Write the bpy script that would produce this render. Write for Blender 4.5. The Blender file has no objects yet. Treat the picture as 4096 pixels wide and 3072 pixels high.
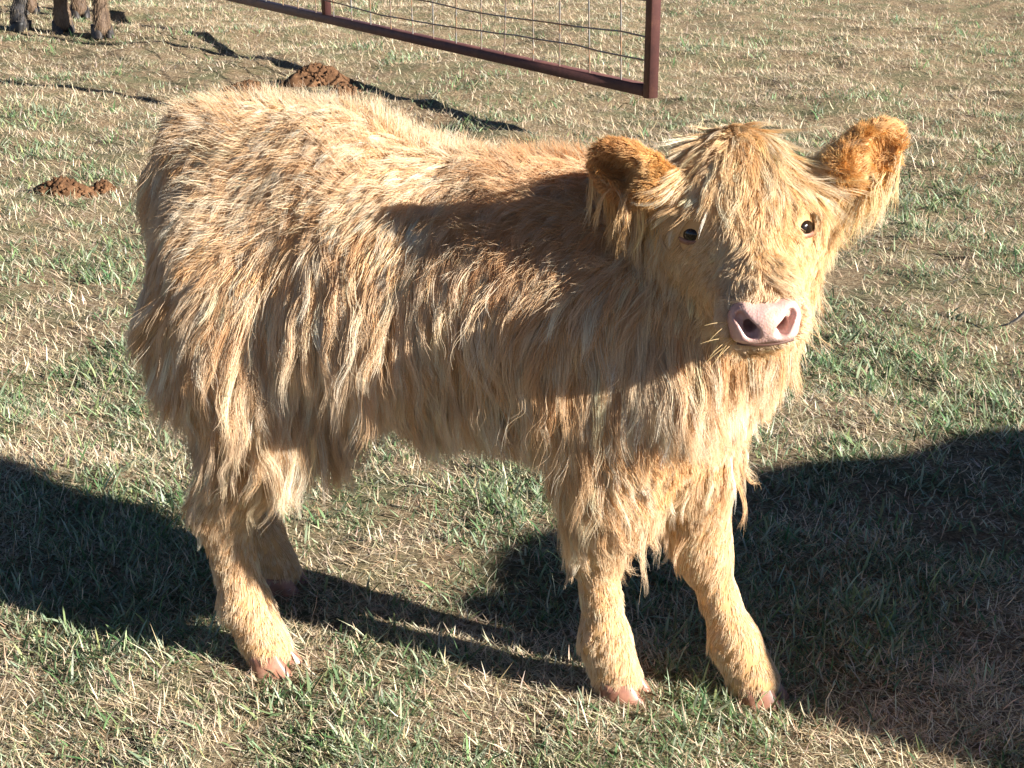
import bpy, math, random
import numpy as np
from mathutils import Vector, Matrix

rng = np.random.default_rng(7)
random.seed(7)
SC = bpy.context.scene
COL = SC.collection
R = math.radians

# ------------------------------------------------------------------ camera
CAM_H, PITCH, FPX = 1.15, R(21.0), 1450.0
cd = bpy.data.cameras.new('camera')
cam = bpy.data.objects.new('camera', cd)
COL.objects.link(cam)
cam.location = (0, 0, CAM_H)
cam.rotation_euler = (math.pi / 2 - PITCH, 0, 0)
cd.sensor_width = 36.0
cd.lens = FPX / 1024 * 36.0
cd.clip_start = 0.05
cd.clip_end = 2000
SC.camera = cam

# ------------------------------------------------------------------ light
SUN_EL = R(21.0)
SUN_AZ = R(64.0)          # light travels this far left of straight ahead
w = bpy.data.worlds.new('World')
SC.world = w
w.use_nodes = True
nt = w.node_tree
bg = nt.nodes['Background']
sky = nt.nodes.new('ShaderNodeTexSky')
sky.sky_type = 'NISHITA'
sky.sun_disc = False
sky.sun_elevation = SUN_EL
sky.air_density = 0.5
sky.dust_density = 0.2
sky.altitude = 3500
TO_SUN = Vector((math.sin(SUN_AZ) * math.cos(SUN_EL), -math.cos(SUN_AZ) * math.cos(SUN_EL), math.sin(SUN_EL)))
sky.sun_rotation = math.atan2(TO_SUN.x, TO_SUN.y)
nt.links.new(sky.outputs[0], bg.inputs[0])
bg.inputs[1].default_value = 0.05
sd = bpy.data.lights.new('sun', 'SUN')
sd.energy = 5.0
sd.angle = R(0.55)
sd.color = (1.0, 0.935, 0.85)
sun = bpy.data.objects.new('sun', sd)
COL.objects.link(sun)
sun.rotation_euler = TO_SUN.to_track_quat('Z', 'Y').to_euler()
sun.location = TO_SUN * 20
SC.view_settings.view_transform = 'Standard'
SC.view_settings.look = 'None'
SC.view_settings.gamma = 1
SC.view_settings.exposure = 1.6
SC.view_settings.use_curve_mapping = False
SC.render.engine = 'CYCLES'
SC.cycles.max_bounces = 5
SC.cycles.diffuse_bounces = 2
SC.cycles.glossy_bounces = 3
SC.cycles.transmission_bounces = 5
SC.cycles_curves.shape = 'RIBBONS'
SC.cycles_curves.subdivisions = 2


# ------------------------------------------------------------------ helpers
def pix(px, py, Y):
    """the point seen at pixel (px, py) at ground distance Y"""
    a = PITCH + math.atan((py - 384) / FPX)
    z = CAM_H - Y * math.tan(a)
    zc = Y * math.cos(PITCH) + (CAM_H - z) * math.sin(PITCH)
    return np.array([(px - 512) / FPX * zc, Y, z])


def gpix(px, py, z=0.0):
    a = PITCH + math.atan((py - 384) / FPX)
    return pix(px, py, (CAM_H - z) / math.tan(a))


def hash2(ix, iy, seed):
    h = (ix.astype(np.int64) * 374761393 + iy.astype(np.int64) * 668265263 + seed * 974711) & 0x7fffffff
    h = ((h ^ (h >> 13)) * 1274126177) & 0x7fffffff
    return ((h ^ (h >> 16)) & 0xffff) / 65535.0


def vnoise(x, y, s, seed=0):
    x = np.asarray(x) / s
    y = np.asarray(y) / s
    ix, iy = np.floor(x), np.floor(y)
    fx, fy = x - ix, y - iy
    fx = fx * fx * (3 - 2 * fx)
    fy = fy * fy * (3 - 2 * fy)
    a, b = hash2(ix, iy, seed), hash2(ix + 1, iy, seed)
    c, d = hash2(ix, iy + 1, seed), hash2(ix + 1, iy + 1, seed)
    return (a * (1 - fx) + b * fx) * (1 - fy) + (c * (1 - fx) + d * fx) * fy


def fbm(x, y, s, seed=0, oct=3):
    v, a, t = 0, 1.0, 0
    for i in range(oct):
        v = v + a * vnoise(x, y, s / 2 ** i, seed + i * 17)
        t += a
        a *= 0.5
    return v / t


def noise3(p, s, seed=0):
    """cheap smooth vector noise in 3d, -1..1, for points (n,3)"""
    out = np.zeros(p.shape)
    r = np.random.default_rng(seed)
    for k in range(7):
        K = r.normal(size=(3, 3)) / s * 1.6
        ph = r.uniform(0, 6.28, 3)
        out += np.sin(p @ K.T + ph) / 7 ** 0.5
    return out


def ground_z(x, y):
    r = np.hypot(x, y)
    return ((0.022 + 0.05 * np.clip((r - 2.7) / 1.5, 0, 1)) * (fbm(x, y, 0.5, 3, 2) - 0.5) + 0.022 * (vnoise(x, y, 0.11, 9) - 0.5)) * np.clip((60 - r) / 40, 0, 1)


def norm(v):
    return v / np.maximum(np.linalg.norm(v, axis=-1, keepdims=True), 1e-9)


def mesh_np(name, V, F, mat=None, parent=None, smooth=True, colors=None):
    """V (n,3), F (m,k) -> one mesh object"""
    V = np.ascontiguousarray(V, dtype=np.float32)
    F = np.ascontiguousarray(F, dtype=np.int32)
    me = bpy.data.meshes.new(name)
    me.vertices.add(len(V))
    me.vertices.foreach_set('co', V.ravel())
    k = F.shape[1]
    me.loops.add(F.size)
    me.loops.foreach_set('vertex_index', F.ravel())
    me.polygons.add(len(F))
    me.polygons.foreach_set('loop_start', np.arange(0, F.size, k, dtype=np.int32))
    me.polygons.foreach_set('loop_total', np.full(len(F), k, dtype=np.int32))
    me.update(calc_edges=True)
    if smooth:
        me.polygons.foreach_set('use_smooth', np.ones(len(F), dtype=bool))
    if colors is not None:
        at = me.attributes.new('tint', 'FLOAT_COLOR', 'POINT')
        c = np.ones((len(V), 4), dtype=np.float32)
        c[:, :3] = colors
        at.data.foreach_set('color', c.ravel())
    if mat:
        me.materials.append(mat)
    o = bpy.data.objects.new(name, me)
    COL.objects.link(o)
    if parent:
        o.parent = parent
    return o


def tag(o, label=None, cat=None, group=None, kind=None):
    if label: o['label'] = label
    if cat: o['category'] = cat
    if group: o['group'] = group
    if kind: o['kind'] = kind
    return o


def empty(name, loc=(0, 0, 0)):
    o = bpy.data.objects.new(name, None)
    COL.objects.link(o)
    o.location = loc
    return o


class Mat:
    def __init__(self, name):
        self.m = bpy.data.materials.new(name)
        self.m.use_nodes = True
        self.n = self.m.node_tree.nodes
        self.l = self.m.node_tree.links
        self.b = self.n['Principled BSDF']
        self.out = self.n['Material Output']

    def node(self, t, **kw):
        x = self.n.new(t)
        for k, v in kw.items():
            setattr(x, k, v)
        return x

    def set(self, **kw):
        for k, v in kw.items():
            self.b.inputs[k.replace('_', ' ')].default_value = v
        return self

    def noise(self, scale, detail=4, rough=0.6, coord='Object'):
        tc = self.node('ShaderNodeTexCoord')
        x = self.node('ShaderNodeTexNoise')
        x.inputs['Scale'].default_value = scale
        x.inputs['Detail'].default_value = detail
        x.inputs['Roughness'].default_value = rough
        self.l.new(tc.outputs[coord], x.inputs['Vector'])
        return x.outputs['Fac']

    def ramp(self, fac, stops):
        x = self.node('ShaderNodeValToRGB')
        e = x.color_ramp.elements
        while len(e) < len(stops):
            e.new(0.5)
        for i, (p, c) in enumerate(stops):
            e[i].position = p
            e[i].color = (*c, 1)
        self.l.new(fac, x.inputs[0])
        return x.outputs[0]

    def mix(self, fac, a, b, mode='MIX'):
        x = self.node('ShaderNodeMix', data_type='RGBA', blend_type=mode)
        for s, v in ((x.inputs[0], fac), (x.inputs[6], a), (x.inputs[7], b)):
            if hasattr(v, 'links'):
                self.l.new(v, s)
            else:
                s.default_value = v if not isinstance(v, tuple) else (*v, 1)
        return x.outputs[2]

    def bump(self, h, strength=0.5, dist=0.01):
        x = self.node('ShaderNodeBump')
        x.inputs['Strength'].default_value = strength
        x.inputs['Distance'].default_value = dist
        self.l.new(h, x.inputs['Height'])
        self.l.new(x.outputs[0], self.b.inputs['Normal'])

    def color(self, sock):
        self.l.new(sock, self.b.inputs['Base Color'])
        return self


# ------------------------------------------------------------------ implicit surfaces
class Field:
    """smooth union of round cones and (hollowed) ellipsoids"""
    def __init__(self):
        self.prims = []

    def cone(self, a, b, ra, rb, lab, k=0.03):
        self.prims.append(('c', np.array(a, float), np.array(b, float), ra, rb, lab, k))

    def ell(self, c, axes, radii, lab, k=0.02, cut=None):
        """axes rows = unit axes; cut = (centre, radii) of a scooped-out ellipsoid"""
        self.prims.append(('e', np.array(c, float), np.array(axes, float), np.array(radii, float), cut, lab, k))

    @staticmethod
    def _ell(p, c, ax, r):
        q = (p - c) @ ax.T
        k0 = np.linalg.norm(q / r, axis=-1)
        k1 = np.linalg.norm(q / (r * r), axis=-1)
        return k0 * (k0 - 1) / np.maximum(k1, 1e-6)

    def one(self, pr, p):
        if pr[0] == 'c':
            _, a, b, ra, rb, _, _ = pr
            ba = b - a
            pa = p - a
            t = np.clip((pa @ ba) / max(ba @ ba, 1e-9), 0, 1)
            return np.linalg.norm(pa - t[..., None] * ba, axis=-1) - (ra + (rb - ra) * t)
        _, c, ax, r, cut, _, _ = pr
        d = self._ell(p, c, ax, r)
        if cut is not None:
            d2 = self._ell(p, np.array(cut[0]), ax, np.array(cut[1]))
            d = np.maximum(d, -d2)
        return d

    def bbox(self, pr, m):
        if pr[0] == 'c':
            r = max(pr[3], pr[4]) + m
            return np.minimum(pr[1], pr[2]) - r, np.maximum(pr[1], pr[2]) + r
        r = max(pr[3]) + m
        return pr[1] - r, pr[1] + r

    @staticmethod
    def smin(a, b, k):
        h = np.maximum(k - np.abs(a - b), 0) / k
        return np.minimum(a, b) - h * h * k * 0.25

    def eval(self, p):
        d = None
        for pr in self.prims:
            e = self.one(pr, p)
            d = e if d is None else self.smin(d, e, pr[6])
        return d

    def label(self, p):
        return np.argmin(np.stack([self.one(pr, p) for pr in self.prims]), axis=0)

    def grad(self, p, e=0.004):
        T = np.array([[1, -1, -1], [-1, -1, 1], [-1, 1, -1], [1, 1, 1]], float)
        g = 0
        for t in T:
            g = g + t * self.eval(p + t * e)[..., None]
        return norm(g)

    def mesh(self, h, margin=0.05):
        lo = np.min([self.bbox(p, 0.02)[0] for p in self.prims], axis=0)
        hi = np.max([self.bbox(p, 0.02)[1] for p in self.prims], axis=0)
        n = np.ceil((hi - lo) / h).astype(int) + 1
        f = np.full(n, 0.2, dtype=np.float64)
        for pr in self.prims:
            a, b = self.bbox(pr, margin)
            i0 = np.clip(np.floor((a - lo) / h).astype(int), 0, n)
            i1 = np.clip(np.ceil((b - lo) / h).astype(int) + 1, 0, n)
            g = [lo[q] + h * np.arange(i0[q], i1[q]) for q in range(3)]
            P = np.stack(np.meshgrid(*g, indexing='ij'), axis=-1)
            s = tuple(slice(i0[q], i1[q]) for q in range(3))
            f[s] = self.smin(f[s], self.one(pr, P), pr[6])
        return surface_nets(f, lo, h)


def surface_nets(f, lo, h):
    s = f < 0
    n = np.array(f.shape)
    cnt = np.zeros(n - 1, dtype=np.int16)
    acc = np.zeros(tuple(n - 1) + (3,))
    c = lambda dx, dy, dz: (slice(dx, n[0] - 1 + dx), slice(dy, n[1] - 1 + dy), slice(dz, n[2] - 1 + dz))
    for ax in range(3):
        o = [q for q in range(3) if q != ax]
        for i in (0, 1):
            for j in (0, 1):
                d0 = [0, 0, 0]
                d0[o[0]], d0[o[1]] = i, j
                d1 = list(d0)
                d1[ax] = 1
                f0, f1 = f[c(*d0)], f[c(*d1)]
                m = (f0 < 0) != (f1 < 0)
                t = np.where(m, f0 / np.where(m, f0 - f1, 1), 0)
                cnt += m
                for q in range(3):
                    acc[..., q] += m * (d0[q] + (t if q == ax else 0))
    act = cnt > 0
    idx = np.full(act.shape, -1, dtype=np.int64)
    idx[act] = np.arange(act.sum())
    ijk = np.argwhere(act)
    V = lo + h * (ijk + acc[act] / cnt[act][:, None])
    F = []
    for ax in range(3):
        a, b = [(1, 2), (2, 0), (0, 1)][ax]
        sl = [slice(1, n[q] - 1) for q in range(3)]
        sl[ax] = slice(0, n[ax] - 1)
        s0 = s[tuple(sl)]
        sl2 = list(sl)
        sl2[ax] = slice(1, n[ax])
        s1 = s[tuple(sl2)]
        for sign in (True, False):
            e = np.argwhere((s0 == sign) & (s1 != sign))
            if not len(e):
                continue
            base = e.copy()
            for q in range(3):
                if q != ax:
                    base[:, q] += 1
            def cell(da, db):
                x = base.copy()
                x[:, a] -= da
                x[:, b] -= db
                return idx[x[:, 0], x[:, 1], x[:, 2]]
            q = np.stack([cell(1, 1), cell(0, 1), cell(0, 0), cell(1, 0)], axis=1)
            F.append(q if sign else q[:, ::-1])
    return V, np.concatenate(F)


# ------------------------------------------------------------------ ground
def build_ground():
    def axis(fine0, fine1, step, far):
        a = list(np.arange(fine0, fine1 + 1e-6, step))
        s = step
        while a[-1] < far:
            s *= 1.35
            a.append(a[-1] + s)
        s = step
        while a[0] > -far:
            s *= 1.35
            a.insert(0, a[0] - s)
        return np.array(a)
    xs, ys = axis(-4, 4, 0.045, 400), axis(0.6, 11, 0.045, 400)
    X, Y = np.meshgrid(xs, ys, indexing='ij')
    V = np.stack([X, Y, ground_z(X, Y)], -1).reshape(-1, 3)
    nx, ny = X.shape
    i = np.arange(nx * ny).reshape(nx, ny)
    F = np.stack([i[:-1, :-1], i[1:, :-1], i[1:, 1:], i[:-1, 1:]], -1).reshape(-1, 4)
    m = Mat('dry_pasture_soil')
    n1 = m.noise(5.0, 6, 0.65)
    n2 = m.noise(75.0, 8, 0.8)
    n3 = m.noise(1.1, 4, 0.6)
    c1 = m.ramp(n2, [(0.34, (0.07, 0.048, 0.03)), (0.48, (0.30, 0.22, 0.135)), (0.62, (0.55, 0.43, 0.28))])
    c2 = m.ramp(n2, [(0.3, (0.06, 0.075, 0.035)), (0.5, (0.20, 0.20, 0.11)), (0.68, (0.45, 0.37, 0.23))])
    g = m.ramp(n1, [(0.45, (0, 0, 0)), (0.6, (1, 1, 1))])
    c = m.mix(g, c1, c2)
    red = m.ramp(n3, [(0.60, (0, 0, 0)), (0.75, (0.6, 0.6, 0.6))])
    c = m.mix(red, c, (0.24, 0.12, 0.055))
    m.color(c).set(Roughness=0.95, Specular_IOR_Level=0.1)
    m.bump(n2, 1.0, 0.03)
    o = mesh_np('ground', V, F, m.m)
    tag(o, 'dry pasture soil with sparse cover', kind='structure')


build_ground()


# ------------------------------------------------------------------ grass
def sample_field(n, p, rmin=1.25, rmax=15.0, half=R(50)):
    """points around the camera's standing place, density falling as r^-p"""
    u = rng.random(n)
    e = 2 - p
    r = (rmin ** e + u * (rmax ** e - rmin ** e)) ** (1 / e)
    inner = rng.random(n) < 0.80
    a = np.where(inner, rng.uniform(-R(25), R(25), n), rng.choice([-1, 1], n) * rng.uniform(R(25), half, n))
    return r * np.sin(a), r * np.cos(a), r


def green_amount(x, y):
    r = np.hypot(x, y)
    g = 0.55 * fbm(x, y, 0.55, 21, 3) + 0.45 * fbm(x, y, 0.16, 5, 2)
    dry = np.clip((r - 3.0) / 5.0, 0, 1)
    return np.clip((g - (0.35 + 0.19 * dry)) * 5.0, 0.03, 1)


def bare(x, y):
    """1 on trodden earth with little growing on it"""
    return np.clip((fbm(x, y, 0.8, 77, 3) - 0.58) * 8, 0, 1)


def blades(x, y, length, width, lean, heading, bend, twist, colors, segs=3):
    n = len(x)
    z = ground_z(x, y) - 0.004
    t = np.linspace(0, 1, segs + 1)
    side = np.stack([np.cos(heading + np.pi / 2 + twist), np.sin(heading + np.pi / 2 + twist)], -1)
    d = np.stack([np.cos(heading), np.sin(heading)], -1)
    pos = np.zeros((n, segs + 1, 3))
    pos[:, 0] = np.stack([x, y, z], -1)
    for k in range(1, segs + 1):
        ang = lean + bend * (k - 0.5) / segs
        st = length / segs
        pos[:, k, :2] = pos[:, k - 1, :2] + d * (np.sin(ang) * st)[:, None]
        pos[:, k, 2] = pos[:, k - 1, 2] + np.cos(ang) * st
    gz = ground_z(pos[..., 0], pos[..., 1]) + 0.002
    pos[..., 2] = np.maximum(pos[..., 2], gz - 0.004)
    prof = {3: np.array([0.75, 1.0, 0.8, 0.0]), 2: np.array([0.9, 1.0, 0.0]), 1: np.array([1.2, 0.0])}[segs]
    V = []
    for k in range(segs):
        o = side * (width * prof[k] * 0.5)[:, None]
        a = pos[:, k].copy()
        b = pos[:, k].copy()
        a[:, :2] -= o
        b[:, :2] += o
        V += [a, b]
    V.append(pos[:, segs])
    nv = 2 * segs + 1
    V = np.stack(V, 1)
    base = (np.arange(n) * nv)[:, None]
    F = []
    for k in range(segs - 1):
        F += [base + np.array([2 * k, 2 * k + 1, 2 * k + 3]), base + np.array([2 * k, 2 * k + 3, 2 * k + 2])]
    F.append(base + np.array([2 * segs - 2, 2 * segs - 1, 2 * segs]))
    F = np.concatenate(F)
    C = np.repeat(colors[:, None, :], nv, axis=1)
    return V.reshape(-1, 3), F, C.reshape(-1, 3)


def leaf_mat(name, trans=0.35, rough=0.5):
    m = Mat(name)
    at = m.node('ShaderNodeAttribute', attribute_name='tint')
    m.color(at.outputs['Color']).set(Roughness=rough, Specular_IOR_Level=0.35)
    tr = m.node('ShaderNodeBsdfTranslucent')
    m.l.new(at.outputs['Color'], tr.inputs[0])
    mx = m.node('ShaderNodeMixShader')
    mx.inputs[0].default_value = trans
    m.l.new(m.b.outputs[0], mx.inputs[1])
    m.l.new(tr.outputs[0], mx.inputs[2])
    m.l.new(mx.outputs[0], m.out.inputs[0])
    return m.m


def pick(cols, n, jit=0.18):
    c = np.array(cols)[rng.integers(0, len(cols), n)]
    return np.clip(c * (1 + rng.normal(0, jit, (n, 1))) * (1 + rng.normal(0, 0.05, (n, 3))), 0.01, 0.95)


GREEN = [(0.16, 0.25, 0.11), (0.22, 0.30, 0.16), (0.27, 0.34, 0.21), (0.33, 0.39, 0.26), (0.10, 0.19, 0.075), (0.28, 0.33, 0.15), (0.38, 0.42, 0.29)]
STRAW = [(0.72, 0.60, 0.41), (0.60, 0.48, 0.31), (0.80, 0.70, 0.52), (0.48, 0.35, 0.21), (0.68, 0.58, 0.42), (0.76, 0.64, 0.44)]


def build_grass():
    # green blades, in little tufts
    nt_, per = 66000, 7
    x, y, r = (np.concatenate(q) for q in zip(sample_field(nt_, 1.35), sample_field(14000, 1.0, 1.25, 3.4)))
    nt_ = len(x)
    keep = rng.random(nt_) < green_amount(x, y) * (1 - 0.8 * bare(x, y))
    x, y, r = x[keep], y[keep], r[keep]
    sc = (r / 2.0) ** 0.4
    X = np.repeat(x, per) + rng.normal(0, 0.012, len(x) * per) * np.repeat(sc, per)
    Y = np.repeat(y, per) + rng.normal(0, 0.012, len(x) * per) * np.repeat(sc, per)
    S = np.repeat(sc, per)
    n = len(X)
    vig = np.repeat(rng.uniform(0.5, 1.0, len(x)) * np.where(rng.random(len(x)) < 0.2, 1.6, 1.0), per)
    L = rng.uniform(0.014, 0.040, n) * vig * S ** 0.7
    W = rng.uniform(0.0015, 0.0038, n) * S * np.clip(vig, 0.8, 1.3)
    C = pick(GREEN, n) * np.repeat(rng.uniform(0.8, 1.25, len(x)), per)[:, None]
    ln, hd, bd, tw = rng.uniform(0.2, 1.25, n), rng.uniform(0, 6.28, n), rng.uniform(0.1, 1.0, n), rng.normal(0, 0.6, n)
    nr = np.hypot(X, Y) < 2.6
    parts = []
    for msk, sg in ((nr, 3), (~nr, 2)):
        parts.append(blades(X[msk], Y[msk], L[msk], W[msk], ln[msk], hd[msk], bd[msk], tw[msk], C[msk], sg))
    V = np.concatenate([q[0] for q in parts])
    F = np.concatenate([parts[0][1], parts[1][1] + len(parts[0][0])])
    C = np.concatenate([q[2] for q in parts])
    o = mesh_np('grass', V, F, leaf_mat('green_blade'), smooth=False, colors=C)
    tag(o, 'patchy short green grass growing over the pasture', 'grass', kind='stuff')
    ng = len(F)
    # straw lying flat and criss-crossed
    n = 1050000
    x, y, r = (np.concatenate(q) for q in zip(sample_field(n, 1.15), sample_field(260000, 1.0, 1.25, 3.4)))
    n = len(x)
    keep = rng.random(n) < (1 - 0.45 * green_amount(x, y)) * (1 - 0.6 * bare(x, y))
    x, y, r = x[keep], y[keep], r[keep]
    n = len(x)
    S = (r / 2.0) ** 0.4
    L = rng.uniform(0.010, 0.042, n) * S ** 0.7
    W = rng.uniform(0.0010, 0.0026, n) * S
    V1, F1, C1 = blades(x, y, L, W, rng.uniform(1.05, 1.6, n), rng.uniform(0, 6.28, n), rng.normal(0.1, 0.3, n), rng.normal(0, 0.3, n), pick(STRAW, n), 1)
    # standing dry blades and stems
    n = 60000
    x, y, r = sample_field(n, 1.55)
    keep = rng.random(n) < 1 - 0.7 * bare(x, y)
    x, y, r = x[keep], y[keep], r[keep]
    n = len(x)
    S = (r / 2.0) ** 0.4
    L = rng.uniform(0.014, 0.045, n) * S ** 0.5 * np.where(rng.random(n) < 0.05, 1.8, 1)
    V2, F2, C2 = blades(x, y, L, rng.uniform(0.0008, 0.0022, n) * S, rng.uniform(0.15, 1.1, n), rng.uniform(0, 6.28, n), rng.normal(0.3, 0.5, n), rng.normal(0, 0.5, n), pick(STRAW, n), 2)
    V = np.concatenate([V1, V2])
    F = np.concatenate([F1, F2 + len(V1)])
    o = mesh_np('straw_litter', V, F, leaf_mat('straw', 0.25, 0.6), smooth=False, colors=np.concatenate([C1, C2]))
    tag(o, 'bleached dry straw and dead blades littering the pasture', 'straw', kind='stuff')



build_grass()


# ------------------------------------------------------------------ gate
def tube(pts, r, n=6):
    pts = np.array(pts, float)
    V, F = [], []
    for i, p in enumerate(pts):
        t = norm((pts[min(i + 1, len(pts) - 1)] - pts[max(i - 1, 0)])[None])[0]
        a = np.cross(t, [0, 0, 1.0] if abs(t[2]) < 0.9 else [1.0, 0, 0])
        a /= np.linalg.norm(a)
        b = np.cross(t, a)
        for k in range(n):
            q = 2 * math.pi * k / n
            V.append(p + r * (math.cos(q) * a + math.sin(q) * b))
    for i in range(len(pts) - 1):
        for k in range(n):
            F.append([i * n + k, i * n + (k + 1) % n, (i + 1) * n + (k + 1) % n, (i + 1) * n + k])
    return np.array(V), np.array(F)


def bar(a, b, side, wdt, hgt, bev=0.004):
    """square tube from a to b; side = unit vector across; rounded corners"""
    a, b, side = (np.array(v, float) for v in (a, b, side))
    t = (b - a) / np.linalg.norm(b - a)
    up = np.cross(side, t)
    x, z = wdt / 2, hgt / 2
    prof = [(x - bev, z), (x, z - bev), (x, -z + bev), (x - bev, -z), (-x + bev, -z), (-x, -z + bev), (-x, z - bev), (-x + bev, z)]
    V = [e + side * px_ + up * pz_ for e in (a, b) for px_, pz_ in prof]
    F = [[k, (k + 1) % 8, 8 + (k + 1) % 8, 8 + k] for k in range(8)]
    F += [[7, 2, 1, 0], [7, 6, 3, 2], [6, 5, 4, 3], [8, 9, 10, 15], [10, 11, 14, 15], [11, 12, 13, 14]]
    return np.array(V), np.array(F)


def build_gate():
    m = Mat('rusty_red_oxide_steel')
    n1, n2 = m.noise(9, 6, 0.7), m.noise(70, 5, 0.7)
    c = m.ramp(n1, [(0.3, (0.050, 0.022, 0.022)), (0.5, (0.085, 0.034, 0.031)), (0.7, (0.13, 0.056, 0.042))])
    sp = m.ramp(n2, [(0.62, (0, 0, 0)), (0.72, (0.7, 0.7, 0.7))])
    m.color(m.mix(sp, c, (0.20, 0.085, 0.045))).set(Roughness=0.55, Metallic=0.0)
    m.bump(n2, 0.3, 0.002)
    wm = Mat('galvanised_wire')
    wm.color(wm.ramp(wm.noise(14, 4), [(0.4, (0.20, 0.20, 0.19)), (0.62, (0.26, 0.15, 0.08))])).set(Roughness=0.5, Metallic=0.5)
    H = 0.21
    c0 = gpix(650.5, 91, H)
    c1 = gpix(262, 4, H)
    d = c1 - c0
    d[2] = 0
    d /= np.linalg.norm(d)
    side = np.array([d[1], -d[0], 0.0])
    Lg, Hg = 4.85, 1.25
    root = empty('steel_gate', c0)
    tag(root, 'rusty red steel gate with wire mesh, hanging open above the grass', 'gate')
    def part(name, VF, mat, par=root, smooth=False):
        return mesh_np(name, VF[0] - c0, VF[1], mat, par, smooth)
    up = np.array([0, 0, 1.0])
    s = 0.044
    part('bottom_rail', bar(c0 + d * s / 2, c0 + d * (Lg - s / 2), side, s, s), m.m)
    part('top_rail', bar(c0 + d * s / 2 + up * Hg, c0 + d * (Lg - s / 2) + up * Hg, side, s, s), m.m)
    for t in (0, Lg):
        part('end_post', bar(c0 + d * t - up * (s / 2 + 0.003), c0 + d * t + up * (Hg + s / 2 + 0.003), side, s + 0.004, s - 0.006), m.m)
    t_mid = None
    for t in np.linspace(1, 4.5, 700):
        p = c0 + d * t
        zc = p[1] * math.cos(PITCH) + (CAM_H - H) * math.sin(PITCH)
        if 512 + FPX * p[0] / zc < 327:
            t_mid = t
            break
    t_mid = t_mid or Lg * 0.6
    part('divider_post', bar(c0 + d * t_mid + up * (s / 2 - 0.002), c0 + d * t_mid + up * (Hg - s / 2 + 0.002), side, s - 0.004, s - 0.004), m.m)
    # wire mesh
    off = side * -0.012
    k = 0
    t = 0.17
    while t < Lg - 0.05:
        if abs(t - t_mid) > 0.05:
            j = rng.normal(0, 0.006, 5)
            pts = [c0 + d * (t + j[i]) + off + up * z for i, z in enumerate(np.linspace(0.02, Hg - 0.02, 5))]
            part('upright_wire', tube(pts, 0.0036), wm.m, smooth=True)
        t += 0.203
    for z in (0.105, 0.19, 0.335, 0.5, 0.68, 0.88, 1.08):
        ts = np.linspace(0.02, Lg - 0.02, 34)
        ww = np.cumsum(rng.normal(0, 0.003, 34))
        ww = ww - np.linspace(ww[0], ww[-1], 34) + 0.012 * np.sin(ts * 2.1 + z * 9)
        pts = [c0 + d * a + side * -0.0175 + up * (z + b) for a, b in zip(ts, ww)]
        part('level_wire', tube(pts, 0.0036), wm.m, smooth=True)


build_gate()


# ------------------------------------------------------------------ dirt and dung heaps
def build_heap(px, py, rx, ry, hgt, label, seed, mat, group=None):
    c = gpix(px, py, 0.0)
    r = np.random.default_rng(seed)
    n, mrings = 44, 16
    V, F = [[0, 0, hgt]], []
    P = r.uniform(0, 6.28, 8)
    for i in range(1, mrings + 1):
        q = i / mrings
        for k in range(n):
            a = 2 * math.pi * k / n
            wob = 1 + 0.18 * math.sin(2 * a + P[0]) + 0.12 * math.sin(3 * a + P[1]) + 0.08 * math.sin(7 * a + P[2])
            x, y = rx * q * wob * math.cos(a), ry * q * wob * math.sin(a)
            lump = 0.55 + 0.9 * float(fbm(np.array(x + 9 * seed), np.array(y), 0.05, seed, 3))
            V.append([x, y, hgt * (1 - q ** 1.6) * lump - (0.03 if i == mrings else 0)])
    for k in range(n):
        F.append([0, 1 + k, 1 + (k + 1) % n, 0])
    V = np.array(V)
    tri = np.array([[0, 1 + k, 1 + (k + 1) % n] for k in range(n)])
    quad = np.array([[1 + i * n + k, 1 + (i + 1) * n + k, 1 + (i + 1) * n + (k + 1) % n, 1 + i * n + (k + 1) % n]
                     for i in range(mrings - 1) for k in range(n)])
    T = np.concatenate([tri, quad[:, [0, 1, 2]], quad[:, [0, 2, 3]]])
    # loose crumbs on and round the heap
    VV, FF, off = [V], [T], len(V)
    ico = np.array([[1, 0, 0], [-1, 0, 0], [0, 1, 0], [0, -1, 0], [0, 0, 1], [0, 0, -1]], float)
    oct_ = np.array([[0, 2, 4], [2, 1, 4], [1, 3, 4], [3, 0, 4], [2, 0, 5], [1, 2, 5], [3, 1, 5], [0, 3, 5]])
    for _ in range(110):
        a, q = r.uniform(0, 6.28), r.uniform(0, 1.15) ** 0.8
        s = r.uniform(0.004, 0.013)
        b = ico * s * r.uniform(0.6, 1.3, (6, 1))
        M = np.array(Matrix.Rotation(r.uniform(0, 6), 3, Vector(r.normal(size=3)).normalized()))
        VV.append(b @ M.T + [rx * q * math.cos(a), ry * q * math.sin(a), hgt * max(0, 1 - q ** 1.6) * 0.95 + 0.004])
        FF.append(oct_ + off)
        off += 6
    o = mesh_np('dung_heap', np.concatenate(VV), np.concatenate(FF), mat, smooth=False)
    o.location = (c[0], c[1], float(ground_z(c[0], c[1])))
    tag(o, label, 'heap', group)


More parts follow.
